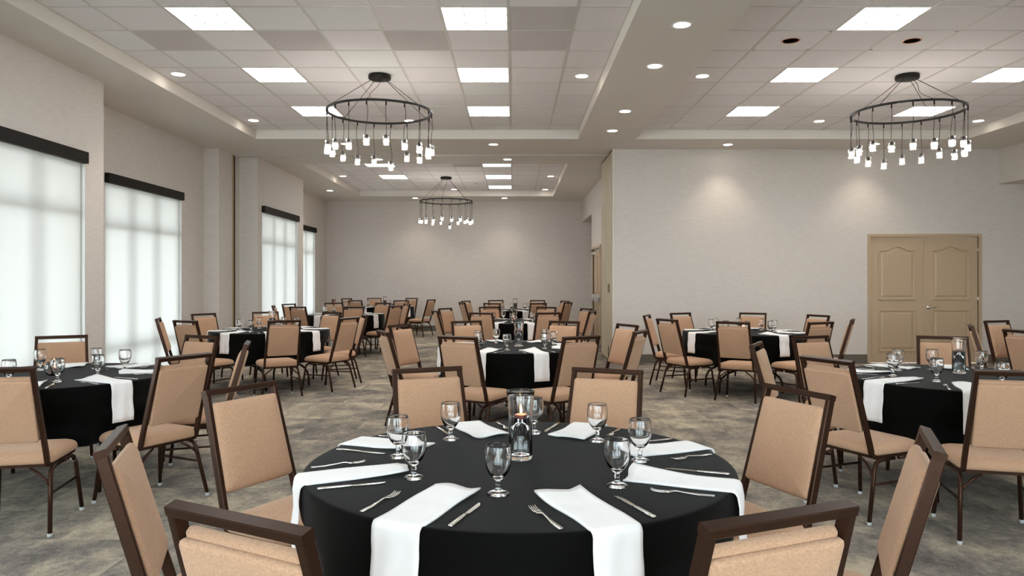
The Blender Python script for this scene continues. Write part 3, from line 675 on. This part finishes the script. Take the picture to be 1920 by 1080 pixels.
def unproj(u, v, z): y = FX*(HC-z)/(v-PY); return ((u-PX)*y/FX, y)
rs = random.Random(11)
NP = {0:(1015,830),}
for k in TB:
    if k == 11: continue
    tx, ty = TB[k]; nm = TN[k]
    for s_ in range(8):
        th = R(22.5+45*s_+(rs.uniform(-2.5,2.5) if k > 1 else 0)); u = (cos(th), sin(th)); tv = (-sin(th), cos(th))   # tv: the sitter's left..., facing inwards
        rgt = (-tv[0]*-1, -tv[1]*-1)
        rgt = (cos(th+pi/2), sin(th+pi/2))       # right hand of a sitter looking at the centre
        P2 = lambda r, t: (tx+u[0]*r+rgt[0]*t, ty+u[1]*r+rgt[1]*t)
        seat = SEC[s_]
        def place(me, name, lab, cat, grp, r, t, rot, z):
            x, y = P2(r, t)
            if not inframe(x, y, ZT, 10): return
            o = obj(name, me, None); o.location = (x, y, z); o.rotation_euler = (0,0,rot)
            tag(o, lab, cat, grp+' on the '+nm)
        off = -.045
        x, y = tx+rgt[0]*off, ty+rgt[1]*off
        if inframe(x+u[0]*.6, y+u[1]*.6, ZT, 10):
            o = obj('napkin', NAP[(s_+k) % 4], None); o.location = (x, y, rs.uniform(0,.0005)); o.rotation_euler = (0,0,th+(rs.uniform(-.02,.02) if k > 1 else 0))
            tag(o, 'white folded napkin draped over the cloth, %s of %s' % (seat, nm), 'napkin', 'napkins on the '+nm)
        place(FORK, 'fork', 'steel fork left of the napkin, %s of %s' % (seat, nm), 'fork', 'forks', .715, -.185+rs.uniform(-.012,.012), th+pi+rs.uniform(-.12,.12), ZT+.004)
        place(KNIFE, 'knife', 'steel knife right of the napkin, %s of %s' % (seat, nm), 'knife', 'knives', .73, .095+rs.uniform(-.01,.012), th+pi+rs.uniform(-.08,.08), ZT+.004)
        if k == 1: gx, gy = unproj(*G1[(s_)][0], ZT+.004)
        else: gx, gy = P2(.39+rs.uniform(-.03,.04), .10+rs.uniform(-.05,.05))
        if inframe(gx, gy, ZT+.1, 10):
            o = obj('goblet', GOB, None); o.location = (gx, gy, ZT+.0041); tag(o, 'empty clear glass goblet, %s of %s' % (seat, nm), 'goblet', 'goblets on the '+nm)

# ------------------------------------------------------------------ centrepieces
def vase(x, y, nm, lit=False):
    z = ZT+.0042
    t = thing('hurricane_vase', 'tall flared glass vase half full of water, centre of '+nm, 'vase', (x, y, z), 0, 'glass vases in the middle of tables')
    g = MB(); g.lathe([(0,0),(.041,0),(.0435,.003),(.0440,.03),(.0440,.17),(.0455,.200),(.0500,.232),(.0535,.250),(.0532,.2525),(.0510,.2515),(.0475,.232),(.0425,.200),(.0410,.17),(.0410,.020),(.036,.014),(0,.014)], 40)
    obj('glass_body', g, 'glass', t)
    wt = MB(); wt.lathe([(0,.0142),(.0358,.0142),(.0409,.0204),(.0409,.158),(.0395,.157),(0,.157)], 40); obj('water', wt, 'water', t)
    c = thing('floating_candle', 'small pink floating candle in the vase on '+nm, 'candle', (x+.002, y-.006, z+.143), 0, 'floating candles')
    obj('wax', MB().lathe([(0,0),(.012,0),(.021,.008),(.024,.022),(.022,.0235),(0,.0215)], 24), 'wax', c)
    obj('wick', MB().lathe([(.0008,.021),(.0008,.030),(0,.0305)], 6), 'rubber', c)
    if lit: obj('flame', MB().lathe([(0,.026),(.0035,.030),(.0048,.036),(.0030,.046),(0,.056)], 12), 'flame', c)
def bowl(x, y, nm):
    z = ZT+.0042
    t = thing('candle_bowl', 'low round glass bowl with a lit candle, centre of '+nm, 'bowl', (x, y, z), 0, 'glass candle bowls')
    g = MB(); g.lathe([(0,0),(.032,0),(.044,.008),(.055,.030),(.058,.052),(.053,.076),(.045,.090),(.043,.089),(.050,.075),(.0550,.052),(.052,.031),(.041,.012),(.030,.006),(0,.006)], 32); obj('glass_body', g, 'glass', t)
    c = thing('tea_candle', 'small lit candle inside the round glass bowl on '+nm, 'candle', (x, y, z+.0062), 0, 'bowl candles')
    obj('wax', MB().lathe([(0,0),(.019,0),(.020,.030),(.018,.032),(0,.030)], 20), 'wax', c)
    obj('flame', MB().lathe([(0,.034),(.0035,.038),(.0050,.046),(.0032,.058),(0,.068)], 12), 'flame', c)
vx, vy = unproj(976, 862, ZT)
vase(vx, vy, TN[1], True)
for k in (2,4,6,7,8): vase(TB[k][0]+.03, TB[k][1], TN[k])
vx, vy = unproj(1798, 701, ZT); vase(vx, vy, TN[9])
for k in (3,5,10): bowl(*TB[k], TN[k])
